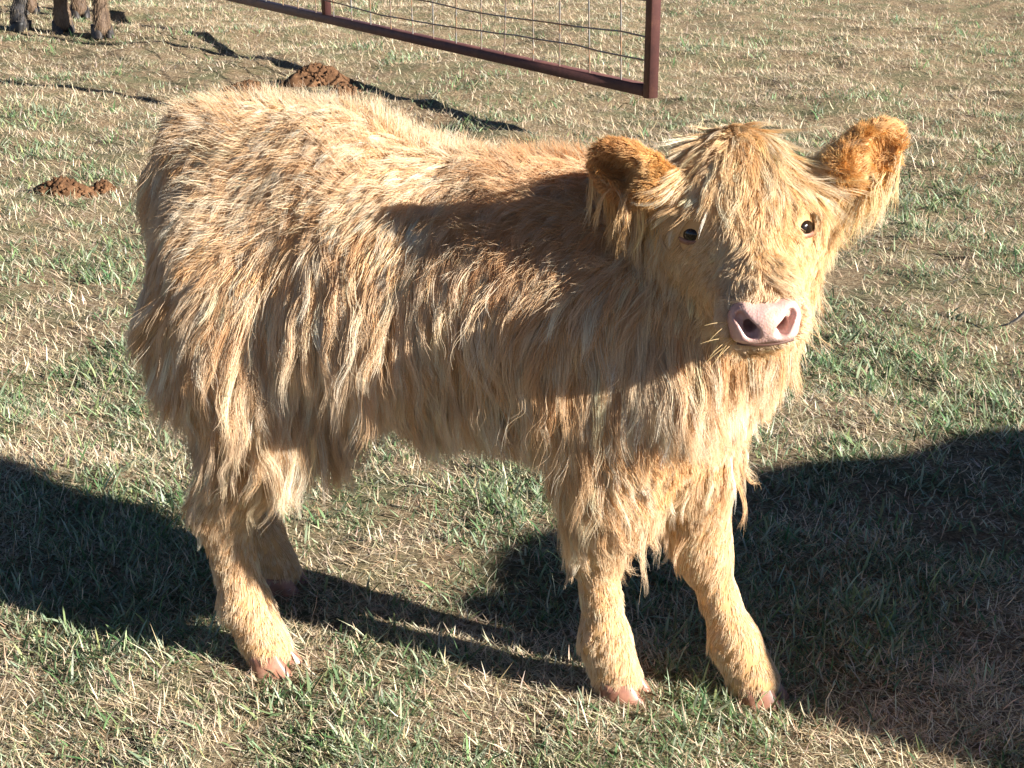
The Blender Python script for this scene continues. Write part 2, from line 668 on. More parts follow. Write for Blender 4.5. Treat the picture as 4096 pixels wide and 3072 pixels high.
dm = Mat('crumbly_brown_dung')
_n = dm.noise(35, 6, 0.75)
dm.color(dm.ramp(_n, [(0.3, (0.05, 0.026, 0.013)), (0.5, (0.13, 0.066, 0.032)), (0.72, (0.24, 0.13, 0.065))])).set(Roughness=0.9, Specular_IOR_Level=0.2)
dm.bump(_n, 0.8, 0.01)
build_heap(316, 85, 0.15, 0.11, 0.085, 'tall crumbly brown heap of dung beside the gate shadow', 3, dm.m)
build_heap(250, 91, 0.13, 0.07, 0.04, 'low flattened brown patch of dung behind the rump', 5, dm.m)
build_heap(63, 196, 0.10, 0.06, 0.05, 'dark brown dung pat lying alone in green grass', 8, dm.m)
build_heap(103, 191, 0.045, 0.04, 0.03, 'small reddish clump of crumbled dung next to the larger pat', 12, dm.m)
build_heap(344, 93, 0.08, 0.07, 0.05, 'loose brown crumbs spilling beside the tall dung heap', 15, dm.m)


def build_twig():
    m = Mat('weathered_grey_wood')
    m.color(m.ramp(m.noise(60, 5), [(0.35, (0.13, 0.115, 0.105)), (0.65, (0.42, 0.37, 0.31))])).set(Roughness=0.85)
    Y = gpix(985, 329, 0.015)[1]
    P = [pix(1046, 292, Y), pix(1034, 302, Y), pix(1026, 313, Y), pix(1017, 321, Y), pix(1008, 326, Y + .01), pix(998, 328, Y + .02)]
    P = np.array(P)
    P[:, 2] -= P[-1, 2] - 0.015
    V, F = tube(P, 0.006, 8)
    n = 8
    for i in range(len(P)):
        s = [1.0, 0.95, 0.85, 0.7, 0.5, 0.2][i]
        V[i * n:(i + 1) * n] = P[i] + (V[i * n:(i + 1) * n] - P[i]) * s
    o = mesh_np('bent_twig', V, F, m.m)
    tag(o, 'bent grey twig with a frayed pale end poking out of the grass', 'twig')


build_twig()


# ------------------------------------------------------------------ hair
def hair(name, P, rad, tint, mat, parent, taper=0.15):
    """P (n, s, 3) strands -> one hair curves object"""
    n, s, _ = P.shape
    hc = bpy.data.hair_curves.new(name)
    hc.add_curves([s] * n)
    hc.attributes['position'].data.foreach_set('vector', np.ascontiguousarray(P, dtype=np.float32).ravel())
    ra = hc.attributes.get('radius') or hc.attributes.new('radius', 'FLOAT', 'POINT')
    t = np.linspace(0, 1, s)
    prof = 1 - (1 - taper) * t ** 2
    ra.data.foreach_set('value', (rad[:, None] * prof[None]).astype(np.float32).ravel())
    at = hc.attributes.new('tint', 'FLOAT_COLOR', 'CURVE')
    c = np.ones((n, 4), dtype=np.float32)
    c[:, :3] = tint
    at.data.foreach_set('color', c.ravel())
    hc.materials.append(mat)
    o = bpy.data.objects.new(name, hc)
    COL.objects.link(o)
    o.parent = parent
    return o


def hair_mat(name, sheen=0.10, trans=0.26):
    """each strand: coloured scatter, some light passing through, a narrow highlight along the strand"""
    m = Mat(name)
    at = m.node('ShaderNodeAttribute', attribute_name='tint')
    hi = m.node('ShaderNodeHairInfo')
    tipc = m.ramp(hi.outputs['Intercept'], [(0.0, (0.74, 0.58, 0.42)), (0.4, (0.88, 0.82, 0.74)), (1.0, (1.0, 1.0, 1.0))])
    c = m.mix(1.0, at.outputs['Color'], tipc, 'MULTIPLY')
    m.n.remove(m.b)
    di = m.node('ShaderNodeBsdfDiffuse')
    tr = m.node('ShaderNodeBsdfTranslucent')
    m.l.new(c, di.inputs[0])
    m.l.new(c, tr.inputs[0])
    x1 = m.node('ShaderNodeMixShader')
    x1.inputs[0].default_value = trans
    m.l.new(di.outputs[0], x1.inputs[1])
    m.l.new(tr.outputs[0], x1.inputs[2])
    hr = m.node('ShaderNodeBsdfHair', component='Reflection')
    hr.inputs['Color'].default_value = (1.0, 0.86, 0.66, 1)
    hr.inputs['RoughnessU'].default_value = 0.22
    hr.inputs['RoughnessV'].default_value = 0.7
    x2 = m.node('ShaderNodeMixShader')
    x2.inputs[0].default_value = sheen
    m.l.new(x1.outputs[0], x2.inputs[1])
    m.l.new(hr.outputs[0], x2.inputs[2])
    m.l.new(x2.outputs[0], m.out.inputs[0])
    return m.m


def sample_mesh(V, F, n, weight):
    """n points on quads, area*weight weighted; returns p, face normal"""
    A, B, C, D = (V[F[:, k]] for k in range(4))
    nn = np.cross(C - A, D - B)
    ar = np.linalg.norm(nn, axis=1) * 0.5
    nn = norm(nn)
    pw = ar * weight
    f = rng.choice(len(F), n, p=pw / pw.sum())
    u, v = rng.random((n, 1)), rng.random((n, 1))
    p = (A[f] * (1 - u) + B[f] * u) * (1 - v) + (D[f] * (1 - u) + C[f] * u) * v
    return p, nn[f], f


def grow(field, p, n, d0, L, steps, grav, stiff, clear, wave_amp, wave_len, seed):
    """grow guide strands from roots p"""
    N = len(p)
    P = np.zeros((N, steps + 1, 3))
    P[:, 0] = p - n * 0.004
    d = d0.copy()
    cur = p + n * 0.001
    st = (L / steps)[:, None]
    ph = noise3(p, 0.02, seed)[:, :1] * 6
    for k in range(1, steps + 1):
        t = k / steps
        d = norm(d * stiff + np.array([0, 0, -1.0]) * grav[:, None] + noise3(cur, 0.06, seed + 1) * 0.08 + noise3(p, 0.012, seed + 2) * 0.05)
        cur = cur + d * st
        sdv = field.eval(cur)
        need = clear * min(1, 0.35 + t)
        bad = sdv < need
        if bad.any():
            g = field.grad(cur[bad])
            cur[bad] += g * (need[bad] - sdv[bad])[:, None]
            dd = d[bad]
            dn = (dd * g).sum(1, keepdims=True)
            d[bad] = norm(dd - np.minimum(dn, 0) * g)
        P[:, k] = cur
    # lock-wise waves
    t = np.linspace(0, 1, steps + 1)[None, :, None]
    tang = norm(np.gradient(P, axis=1))
    sidev = norm(np.cross(tang, n[:, None, :]))
    arc = t * L[:, None, None]
    amp = wave_amp[:, None, None] * t ** 0.8
    P = P + sidev * amp * np.sin(arc / wave_len * 6.28 + ph[:, None]) + n[:, None, :] * amp * 0.6 * (1 + np.cos(arc / wave_len * 6.28 + 2 * ph[:, None])) * 0.5
    return P


def children(P, n, K, rad, clump, frizz, len_jit=0.2):
    """K strands round each guide, drawn together towards the tip"""
    N, S, _ = P.shape
    t = np.linspace(0, 1, S)
    a = norm(np.cross(n, rng.normal(size=n.shape)))
    b = np.cross(n, a)
    q = rng.uniform(0, 6.28, (N, K))
    rr = np.sqrt(rng.random((N, K))) * rad[:, None]
    off = (np.cos(q) * rr)[..., None] * a[:, None] + (np.sin(q) * rr)[..., None] * b[:, None]
    draw = (1 - clump[:, None] * t[None] ** 0.9)
    C = P[:, None] + off[:, :, None, :] * draw[:, None, :, None]
    # frizz
    f = rng.normal(size=(N, K, 3))
    f2 = rng.normal(size=(N, K, 3))
    C = C + frizz[:, None, None, None] * (f[:, :, None] * (t ** 1.3)[None, None, :, None] + f2[:, :, None] * (np.sin(t * 5.0) * t)[None, None, :, None] * 0.7)
    # vary length: pull points back along the strand
    s = 1 - len_jit * rng.random((N, K))
    tt = t[None, None] * s[..., None] * (S - 1)
    i0 = np.clip(np.floor(tt).astype(int), 0, S - 2)
    fr = (tt - i0)[..., None]
    I = np.arange(N)[:, None, None]
    J = np.arange(K)[None, :, None]
    C = C[I, J, i0] * (1 - fr) + C[I, J, i0 + 1] * fr
    return C.reshape(N * K, S, 3)


# ------------------------------------------------------------------ cattle standing round about
def cow_field(feet, a, back=1.12, graze=False):
    """feet: dict of FR FL HR HL ground points; a = heading angle below +X"""
    f = Field()
    h = np.array([math.cos(a), -math.sin(a), 0])
    l = np.array([math.sin(a), math.cos(a), 0])
    up = np.array([0, 0, 1.0])
    fm = (feet['FR'] + feet['FL']) / 2
    hm = (feet['HR'] + feet['HL']) / 2
    T = lambda u, v, w_: (fm + hm) / 2 * np.array([1, 1, 0]) + h * u + l * v + up * w_
    hl = np.linalg.norm((fm - hm)[:2]) / 2
    z = back
    f.cone(T(-hl - 0.08, 0, z - 0.27), T(0, 0, z - 0.33), 0.25, 0.31, 'torso', 0.08)
    f.cone(T(0, 0, z - 0.34), T(hl, 0, z - 0.30), 0.31, 0.27, 'torso', 0.08)
    up_ = z - 0.05 if not graze else 0.48
    f.cone(T(hl, 0, z - 0.26), T(hl + 0.42, 0, up_), 0.22, 0.15, 'neck', 0.08)
    f.cone(T(hl + 0.45, 0, up_ + 0.07), T(hl + (0.80 if not graze else 0.62), 0, up_ - (0.23 if not graze else 0.36)), 0.125, 0.075, 'head', 0.05)
    for s in (-1, 1):
        f.cone(T(hl + 0.44, 0.10 * s, up_ + 0.11), T(hl + 0.42, 0.27 * s, up_ + 0.08), 0.05, 0.02, 'ear', 0.03)
    f.cone(T(-hl - 0.30, 0, z - 0.12), T(-hl - 0.40, 0, z - 0.35), 0.05, 0.035, 'tail', 0.04)
    f.cone(T(-hl - 0.40, 0, z - 0.35), T(-hl - 0.38, 0, z - 0.80), 0.035, 0.06, 'tail', 0.03)
    for k in ('FR', 'FL', 'HR', 'HL'):
        p = feet[k]
        s = -1 if k[1] == 'R' else 1
        F_ = k[0] == 'F'
        top = T(hl - 0.02 if F_ else -hl + 0.02, 0.15 * s, z - 0.45)
        kn = p + up * 0.34 + h * (0.02 if F_ else -0.08)
        f.cone(top, kn, 0.15 if F_ else 0.17, 0.062, 'uleg', 0.06)
        f.cone(kn, p + up * 0.12, 0.050, 0.036, 'lleg', 0.03)
        f.cone(p + up * 0.13, p + up * 0.055 + h * 0.008, 0.047, 0.050, 'lleg', 0.02)
    return f, h, l


def hoof_mesh(p, h, l, sc):
    """two claws side by side"""
    V, F = [], []
    up = np.array([0, 0, 1.0])
    for s in (-1, 1):
        base = len(V)
        rows = [(0.0, 1.15, 0.030), (0.018, 1.10, 0.029), (0.045, 0.82, 0.025), (0.062, 0.72, 0.022)]
        n = 12
        for zz, ln, wd in rows:
            for k in range(n):
                q = 2 * math.pi * k / n
                cx, cy = math.cos(q), math.sin(q)
                fx = (0.055 * ln * max(cx, 0) ** 0.8 if cx > 0 else 0.035 * cx) - 0.25 * zz
                V.append(p + sc * (h * fx + l * (s * 0.030 + wd * cy * (1 - 0.35 * max(cx, 0)) - s * 0.006 * max(cx, 0)) + up * zz))
        for i in range(len(rows) - 1):
            for k in range(n):
                F.append([base + i * n + k, base + i * n + (k + 1) % n, base + (i + 1) * n + (k + 1) % n, base + (i + 1) * n + k])
        t = base + (len(rows) - 1) * n
        for k in range(0, n - 2, 2):
            F.append([t, t + k, t + k + 1, t + k + 2] if k else [t, t + 1, t + 2, t + 2][:4])
    F = [q for q in F if len(set(q)) == 4]
    return np.array(V), np.array(F)


def build_cow(name, feet, a, label, colors, hoofc, seed, back=1.12, furry=True, graze=False):
    f, h, l = cow_field(feet, a, back, graze)
    V, F = f.mesh(0.018)
    m = Mat(name + '_hide')
    m.color(m.ramp(m.noise(7, 6, 0.7), [(0.3, colors[0]), (0.5, colors[1]), (0.72, colors[2])])).set(Roughness=0.7)
    m.bump(m.noise(90, 3), 0.5, 0.01)
    root = empty('cow', tuple(np.mean(list(feet.values()), axis=0)))
    o0 = np.array(root.location)
    tag(root, label, 'cow')
    mesh_np('body', V - o0, F, m.m, root)
    hm = Mat(name + '_hoof')
    hm.color(hm.ramp(hm.noise(50, 3), [(0.3, hoofc), (0.7, tuple(1.7 * q for q in hoofc))])).set(Roughness=0.5)
    for k in feet:
        v, q = hoof_mesh(feet[k], h, l, 1.15)
        mesh_np('hoof', v - o0, q, hm.m, root)
    if furry:
        cz = V[F].mean(1)[:, 2]
        lab = np.array([p[5] for p in f.prims])
        wgt = np.where(cz < 0.55, 1.0, 0.08)
        p, n, _ = sample_mesh(V, F, 9000, wgt)
        d0 = norm(n * 0.5 + np.array([0, 0, -1.0]) + rng.normal(0, 0.2, p.shape))
        L = rng.uniform(0.01, 0.024, len(p))
        t = np.linspace(0, 1, 4)[None, :, None]
        P = p[:, None] + d0[:, None] * L[:, None, None] * t + np.array([0, 0, -1]) * (L[:, None, None] * t ** 2) * 0.4 - o0
        c = np.array(colors)[rng.integers(0, 3, len(p))] * rng.uniform(0.8, 1.5, (len(p), 1))
        hair('leg_hair', P, np.full(len(p), 0.0011), np.clip(c * 1.2, 0, 1), hair_mat(name + '_hair'), root)
    return root


def feet4(FR, FL, HR, HL):
    return dict(FR=np.array(FR), FL=np.array(FL), HR=np.array(HR), HL=np.array(HL))


def g3(px, py):
    p = gpix(px, py)
    p[2] = 0.0
    return p


# brown cow: forelegs at (65,33) and (102,36) px, one hind leg showing behind
fr, fl = g3(64, 33), g3(103, 37)
hl_ = g3(80, 17)
build_cow('brown_cow', feet4(fr, fl, hl_ + np.array([-0.36, 0.12, 0]), hl_), R(62), 'brown cow with two pale-streaked forelegs beyond the open gate',
          [(0.045, 0.026, 0.016), (0.12, 0.075, 0.045), (0.25, 0.18, 0.12)], (0.03, 0.026, 0.024), 31)
bl = g3(21, 33)
build_cow('grey_cow', feet4(bl + np.array([-0.55, -0.05, 0]) + np.array([-0.5, 0.4, 0]), bl + np.array([-0.75, 0.55, 0]), bl + np.array([0.0, 0.0, 0]), bl + np.array([-0.36, 0.16, 0])),
          R(180 + 20), 'dark grey cow with one black hind leg standing beyond the brown cow',
          [(0.016, 0.015, 0.016), (0.04, 0.038, 0.04), (0.12, 0.11, 0.11)], (0.02, 0.02, 0.02), 37)
# cow standing out of frame towards the sun: its shadow crosses the grass behind the calf
SUNDIR = np.array([math.sin(SUN_AZ), -math.cos(SUN_AZ), 0])
cc = np.array([0.72, 2.34, 0]) + SUNDIR * 2.75
ca = math.atan2(-SUNDIR[1], SUNDIR[0]) - R(52)
hh = np.array([math.cos(ca), -math.sin(ca), 0])
ll = np.array([math.sin(ca), math.cos(ca), 0])
build_cow('shade_cow', feet4(cc + hh * .45 - ll * .15, cc + hh * .42 + ll * .15, cc - hh * .45 - ll * .15, cc - hh * .5 + ll * .15), ca,
          'large black cow grazing with lowered head, its shadow across the grass',
          [(0.012, 0.010, 0.009), (0.03, 0.024, 0.02), (0.07, 0.055, 0.045)], (0.02, 0.02, 0.02), 41, back=1.17, furry=False, graze=True)


# ------------------------------------------------------------------ the calf
A = R(22)
HD = np.array([math.cos(A), -math.sin(A), 0])
LT = np.array([math.sin(A), math.cos(A), 0])
UP = np.array([0, 0, 1.0])
O = np.array([-0.056, 1.848, 0])


def B(u, v, w_):
    return O + HD * u + LT * v + UP * w_


FOOT = dict(FR=g3(611, 692), FL=g3(748, 694), HR=g3(264, 663), HL=g3(276, 584))
for k in FOOT:
    FOOT[k][2] = float(ground_z(FOOT[k][0], FOOT[k][1])) - 0.004
# head frame: E0 on the brow between the eyes, F down the nose, N out of the face
E0 = pix(751, 215, 1.545)
BETA = R(38)
HF = norm(np.array([[0.05, -math.cos(BETA), -math.sin(BETA)]]))[0]
HR_ = np.array([0.997, 0.0, 0.065])
HR_ = HR_ - HF * (HR_ @ HF)
HR_ /= np.linalg.norm(HR_)
HN = np.cross(HF, HR_)
if HN[1] > 0:
    HN = -HN


def Hd(r, f, n):
    return E0 + HR_ * r + HF * f + HN * n


EYE = {-1: Hd(-0.0560, -0.005, -0.034), 1: Hd(0.0560, -0.003, -0.034)}
NC = Hd(0.0, 0.122, -0.025)
NOSE_OUT = norm((0.72 * HF + 0.70 * HN)[None])[0]
NOSE_UP = norm((HN - NOSE_OUT * (HN @ NOSE_OUT))[None])[0]

cf = Field()
# trunk
cf.cone(B(-0.305, 0, 0.61), B(-0.12, 0, 0.592), 0.147, 0.158, 'torso', 0.06)
cf.cone(B(-0.12, 0, 0.585), B(0.12, 0, 0.575), 0.160, 0.165, 'torso', 0.06)
cf.cone(B(0.12, 0, 0.575), B(0.27, 0, 0.565), 0.160, 0.145, 'torso', 0.06)
cf.cone(B(-0.20, 0, 0.728), B(-0.395, 0, 0.735), 0.070, 0.060, 'torso', 0.08)
cf.cone(B(0.02, 0, 0.66), B(0.22, 0, 0.665), 0.07, 0.07, 'torso', 0.06)
cf.cone(B(0.275, 0.0, 0.50), B(0.31, 0.0, 0.56), 0.10, 0.09, 'torso', 0.06)
for s in (-1, 1):
    cf.cone(B(-0.30, 0.075 * s, 0.56), B(-0.27, 0.085 * s, 0.44), 0.115, 0.090, 'torso', 0.06)
    cf.cone(B(0.19, 0.085 * s, 0.57), B(0.255, 0.080 * s, 0.46), 0.090, 0.075, 'torso', 0.06)
# neck
cf.cone(B(0.23, 0, 0.60), Hd(0.0, -0.03, -0.15), 0.125, 0.085, 'neck', 0.06)
cf.cone(B(0.29, 0, 0.54), Hd(-0.01, 0.02, -0.17), 0.085, 0.055, 'neck', 0.06)
# head
cf.cone(Hd(-0.032, -0.045, -0.075), Hd(0.032, -0.045, -0.075), 0.068, 0.068, 'head', 0.03)
cf.cone(Hd(0, -0.088, -0.040), Hd(0, -0.03, -0.058), 0.052, 0.06, 'head', 0.04)
cf.cone(Hd(0, 0.0, -0.060), Hd(0, 0.092, -0.036), 0.054, 0.034, 'head', 0.03)
cf.cone(Hd(0, -0.01, -0.13), Hd(0, 0.08, -0.078), 0.045, 0.026, 'head', 0.03)
for s in (-1, 1):
    cf.cone(Hd(0.036 * s, -0.01, -0.095), Hd(0.022 * s, 0.045, -0.075), 0.038, 0.028, 'head', 0.03)
    cf.cone(Hd(0.049 * s, -0.027, -0.030), Hd(0.036 * s, -0.034, -0.03), 0.018, 0.022, 'head', 0.02)
    cf.cone(Hd(0.010 * s, 0.082, -0.038), Hd(0.020 * s, 0.106, -0.042), 0.031, 0.026, 'muzzle', 0.02)
cf.cone(Hd(-0.012, 0.104, -0.074), Hd(0.012, 0.104, -0.074), 0.020, 0.020, 'muzzle', 0.012)
cf.cone(Hd(0, 0.10, -0.078), Hd(0, 0.06, -0.085), 0.020, 0.028, 'muzzle', 0.015)
# ears
EAR = {}
for s, cpx, tip in ((-1, (628, 172), (594, 154)), (1, (870, 154), (904, 130))):
    Ye = 1.615
    c, t = pix(*cpx, Ye), pix(*tip, Ye + 0.015)
    ax = norm((t - c)[None])[0]
    out = norm(np.array([[0.25 * s, -0.93, -0.05]]))[0]
    out = norm((out - ax * (out @ ax))[None])[0]
    w3 = np.cross(ax, out)
    if w3[2] < 0:
        w3 = -w3
    EAR[s] = (c, ax, w3, out)
    cf.ell(c, [ax, w3, out], (0.045, 0.030, 0.022), 'ear', 0.012,
           cut=(c + out * 0.015 + ax * 0.006, (0.035, 0.020, 0.023)))
    cf.cone(Hd(0.060 * s, -0.06, -0.075), c - ax * 0.035 - out * 0.006, 0.026, 0.022, 'ear', 0.02)
# legs: elbow, knee, fetlock, pastern
def leg(k, shoulder, elbow, knee, fet, r):
    p = FOOT[k]
    cf.cone(shoulder, elbow, r[0], r[1], 'uleg', 0.05)
    cf.cone(elbow, knee, r[1], r[2], 'uleg', 0.03)
    mid = knee * 0.45 + fet * 0.55
    cf.cone(knee, mid, r[2] * 0.97, r[3], 'lleg', 0.02)
    cf.cone(mid, fet, r[3], r[4], 'lleg', 0.02)
    cf.cone(fet, p + UP * 0.026 + HD * 0.008, r[4], 0.034, 'lleg', 0.015)


kfr = pix(596, 549, 1.785)
kfl = pix(703, 551, 1.795)
leg('FR', B(0.24, -0.085, 0.46), B(0.235, -0.085, 0.35), kfr, FOOT['FR'] + UP * 0.085 - HD * 0.012, (0.075, 0.055, 0.037, 0.0225, 0.033))
leg('FL', B(0.28, 0.08, 0.46), B(0.30, 0.055, 0.34), kfl, FOOT['FL'] + UP * 0.085 - HD * 0.025, (0.075, 0.055, 0.037, 0.0225, 0.033))
khr = pix(222, 510, 1.87)
khl = FOOT['HL'] + np.array([-0.055, 0.0, 0.25])
leg('HR', B(-0.29, -0.095, 0.50), B(-0.235, -0.095, 0.40), khr, FOOT['HR'] + UP * 0.095 - HD * 0.025, (0.108, 0.082, 0.041, 0.026, 0.035))
leg('HL', B(-0.31, 0.095, 0.50), B(-0.27, 0.10, 0.40), khl, FOOT['HL'] + UP * 0.095 - HD * 0.025, (0.108, 0.082, 0.041, 0.026, 0.035))
# tail
tl = [B(-0.41, 0, 0.755), B(-0.465, -0.01, 0.68), B(-0.455, -0.02, 0.52), B(-0.425, -0.03, 0.40), B(-0.42, -0.03, 0.32)]
for i in range(4):
    cf.cone(tl[i], tl[i + 1], 0.026 - 0.004 * i, 0.022 - 0.004 * i, 'tail', 0.02)

calf = empty('calf', tuple(O))
tag(calf, 'shaggy pale ginger calf standing on the grass with its head turned', 'calf')
CV, CF = cf.mesh(0.0065)
_q = CV - NC
_x, _y, _z = _q @ HR_, _q @ NOSE_UP, _q @ NOSE_OUT
_in = (np.abs(_x) < 0.034) & (np.abs(_y) < 0.020) & (_z > -0.024)
CV[_in] += NOSE_OUT * (-0.024 - _z[_in])[:, None]
LAB = np.array([p[5] for p in cf.prims])
skin = Mat('calf_hide')
skin.color(skin.ramp(skin.noise(30, 4), [(0.35, (0.50, 0.29, 0.13)), (0.65, (0.58, 0.36, 0.17))])).set(Roughness=0.85, Specular_IOR_Level=0.1)
mesh_np('body', CV - O, CF, skin.m, calf)

# nose pad, with nostrils and upper lip
def build_nose():
    h = 0.0016
    ax = np.stack([HR_, NOSE_UP, NOSE_OUT]) * 0.93
    c = NC + NOSE_OUT * 0.002
    g = [np.arange(-0.056, 0.056, h), np.arange(-0.046, 0.042, h), np.arange(-0.04, 0.04, h)]
    Q = np.stack(np.meshgrid(*g, indexing='ij'), -1)
    E = lambda cc, rr: Field._ell(Q, np.array(cc), np.eye(3), np.array(rr))
    d = E((0, 0.0, 0), (0.030, 0.023, 0.024))
    for s in (-1, 1):
        d = Field.smin(d, E((0.023 * s, 0.003, -0.005), (0.019, 0.023, 0.022)), 0.010)
        d = Field.smin(d, E((0.017 * s, -0.015, -0.006), (0.020, 0.011, 0.020)), 0.010)
    for s in (-1, 1):
        q = Q.copy()
        a, b = np.array([0.0165 * s, -0.007, 0.014]), np.array([0.0285 * s, 0.009, 0.010])
        t = np.clip(((q - a) @ (b - a)) / ((b - a) @ (b - a)), 0, 1)
        e = np.linalg.norm(q - a - t[..., None] * (b - a), axis=-1) - (0.0088 - 0.0030 * t)
        a2, b2 = np.array([0.018 * s, -0.004, 0.012]), np.array([0.017 * s, 0.001, -0.009])
        t2 = np.clip(((q - a2) @ (b2 - a2)) / ((b2 - a2) @ (b2 - a2)), 0, 1)
        e = np.minimum(e, np.linalg.norm(q - a2 - t2[..., None] * (b2 - a2), axis=-1) - 0.0078)
        hh_ = np.maximum(0.006 - np.abs(d + e), 0) / 0.006
        d = np.maximum(d, -e) + hh_ * hh_ * 0.0015
    # philtrum
    e = np.sqrt(Q[..., 0] ** 2 + ((Q[..., 2] - 0.024) * 1.0) ** 2) - 0.0022
    d = np.where(Q[..., 1] < -0.012, np.maximum(d, -e), d)
    v, q = surface_nets(d, np.array([g[0][0], g[1][0], g[2][0]]), h)
    V = c + v @ ax
    m = Mat('pink_muzzle_skin')
    n1 = m.noise(22, 4)
    base = m.ramp(n1, [(0.35, (0.50, 0.28, 0.23)), (0.52, (0.62, 0.42, 0.37)), (0.7, (0.54, 0.29, 0.20))])
    m.color(base).set(Roughness=0.38, Subsurface_Weight=0.25, Subsurface_Scale=0.006)
    m.b.inputs['Subsurface Radius'].default_value = (1.0, 0.35, 0.2)
    tc = m.node('ShaderNodeTexCoord')
    vo = m.node('ShaderNodeTexVoronoi')
    vo.inputs['Scale'].default_value = 420
    m.l.new(tc.outputs['Object'], vo.inputs['Vector'])
    m.bump(vo.outputs['Distance'], 0.35, 0.001)
    # flip orientation if needed
    if np.linalg.det(ax) < 0:
        q = q[:, ::-1]
    mesh_np('nose', V - O, q, m.m, calf)
    # dark line of the mouth below the lip
    mm = Mat('mouth_line')
    mm.set(Base_Color=(0.10, 0.045, 0.03, 1), Roughness=0.6)
    pts = []
    for x in np.linspace(-0.030, 0.030, 15):
        pts.append(c + HR_ * x + NOSE_UP * (-0.0240 + 0.16 * abs(x) ** 1.4 * 0 + 2.2 * x * x) + NOSE_OUT * (0.0085 - 9 * x * x))
    vv, ff = tube(pts, 0.0015, 6)
    mesh_np('mouth', vv - O, ff, mm.m, calf)


build_nose()


def uv_ball(c, ax, r, n=20, m=14):
    V, F = [], []
    for i in range(m + 1):
        a = math.pi * i / m
        for k in range(n):
            b = 2 * math.pi * k / n
            V.append(c + ax[0] * r[0] * math.sin(a) * math.cos(b) + ax[1] * r[1] * math.sin(a) * math.sin(b) + ax[2] * r[2] * math.cos(a))
    for i in range(m):
        for k in range(n):
            F.append([i * n + k, i * n + (k + 1) % n, (i + 1) * n + (k + 1) % n, (i + 1) * n + k])
    return np.array(V), np.array(F)


em = Mat('dark_wet_eye')
em.set(Base_Color=(0.012, 0.007, 0.004, 1), Roughness=0.12, Specular_IOR_Level=0.35)
lidm = Mat('pink_eyelid')
lidm.color(lidm.ramp(lidm.noise(60, 3), [(0.35, (0.20, 0.085, 0.05)), (0.65, (0.34, 0.17, 0.10))])).set(Roughness=0.5)
def eye_axes(s):
    out = norm((HN * 0.74 + HR_ * 0.46 * s + HF * 0.32)[None])[0]
    long_ = norm((HR_ * 0.85 * s - HN * 0.45 - HF * 0.30)[None])[0]
    long_ = norm((long_ - out * (long_ @ out))[None])[0]
    return out, long_, np.cross(out, long_)


for s in (-1, 1):
    out, long_, wid = eye_axes(s)
    v, q = uv_ball(EYE[s], [long_, wid, out], (0.0175, 0.0145, 0.0150))
    e = mesh_np('eye', v - O, q, em.m, calf)
    # lid: a ring round the eye
    pts = [EYE[s] + out * 0.0075 + long_ * 0.0190 * math.cos(t) + wid * 0.0105 * math.sin(t) - out * 0.004 * math.cos(t) ** 2 for t in np.linspace(0, 2 * math.pi, 25)]
    v, q = tube(pts, 0.0040, 8)
    mesh_np('eyelid', v - O, q, lidm.m, e)

hfm = Mat('pale_horn_hoof')
hfm.color(hfm.ramp(hfm.noise(45, 4), [(0.3, (0.16, 0.065, 0.04)), (0.55, (0.34, 0.16, 0.105)), (0.75, (0.46, 0.28, 0.19))])).set(Roughness=0.4)
for k in FOOT:
    v, q = hoof_mesh(FOOT[k] + HD * 0.020 - UP * 0.013, HD, LT, 0.68)
    mesh_np('hoof', v - O, q, hfm.m, calf)

# ---- coat
NM = norm(np.cross(CV[CF[:, 2]] - CV[CF[:, 0]], CV[CF[:, 3]] - CV[CF[:, 1]]))
FC = CV[CF].mean(1)
FL_ = LAB[cf.label(FC)]
VIS = np.where((NM * norm(np.array([0, 0, CAM_H]) - FC)).sum(1) > -0.35, 1.0, 0.3)
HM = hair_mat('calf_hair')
GOLD = np.array([(0.87, 0.65, 0.43), (0.91, 0.75, 0.55), (0.80, 0.55, 0.32), (0.94, 0.84, 0.68), (0.89, 0.69, 0.48), (0.72, 0.46, 0.25)])
RUST = np.array([(0.78, 0.49, 0.24), (0.83, 0.55, 0.29), (0.70, 0.41, 0.18)])
DOWN = np.array([0, 0, -1.0])


def tang(v, n):
    return norm(v - (v * n).sum(1, keepdims=True) * n)


def tints(pal, N, jit=0.12):
    c = pal[rng.integers(0, len(pal), N)]
    return np.clip(c * (1 + rng.normal(0, jit, (N, 1))), 0.02, 0.97)


def loc(p):
    q = p - O
    return q @ HD, q @ LT, q[:, 2]


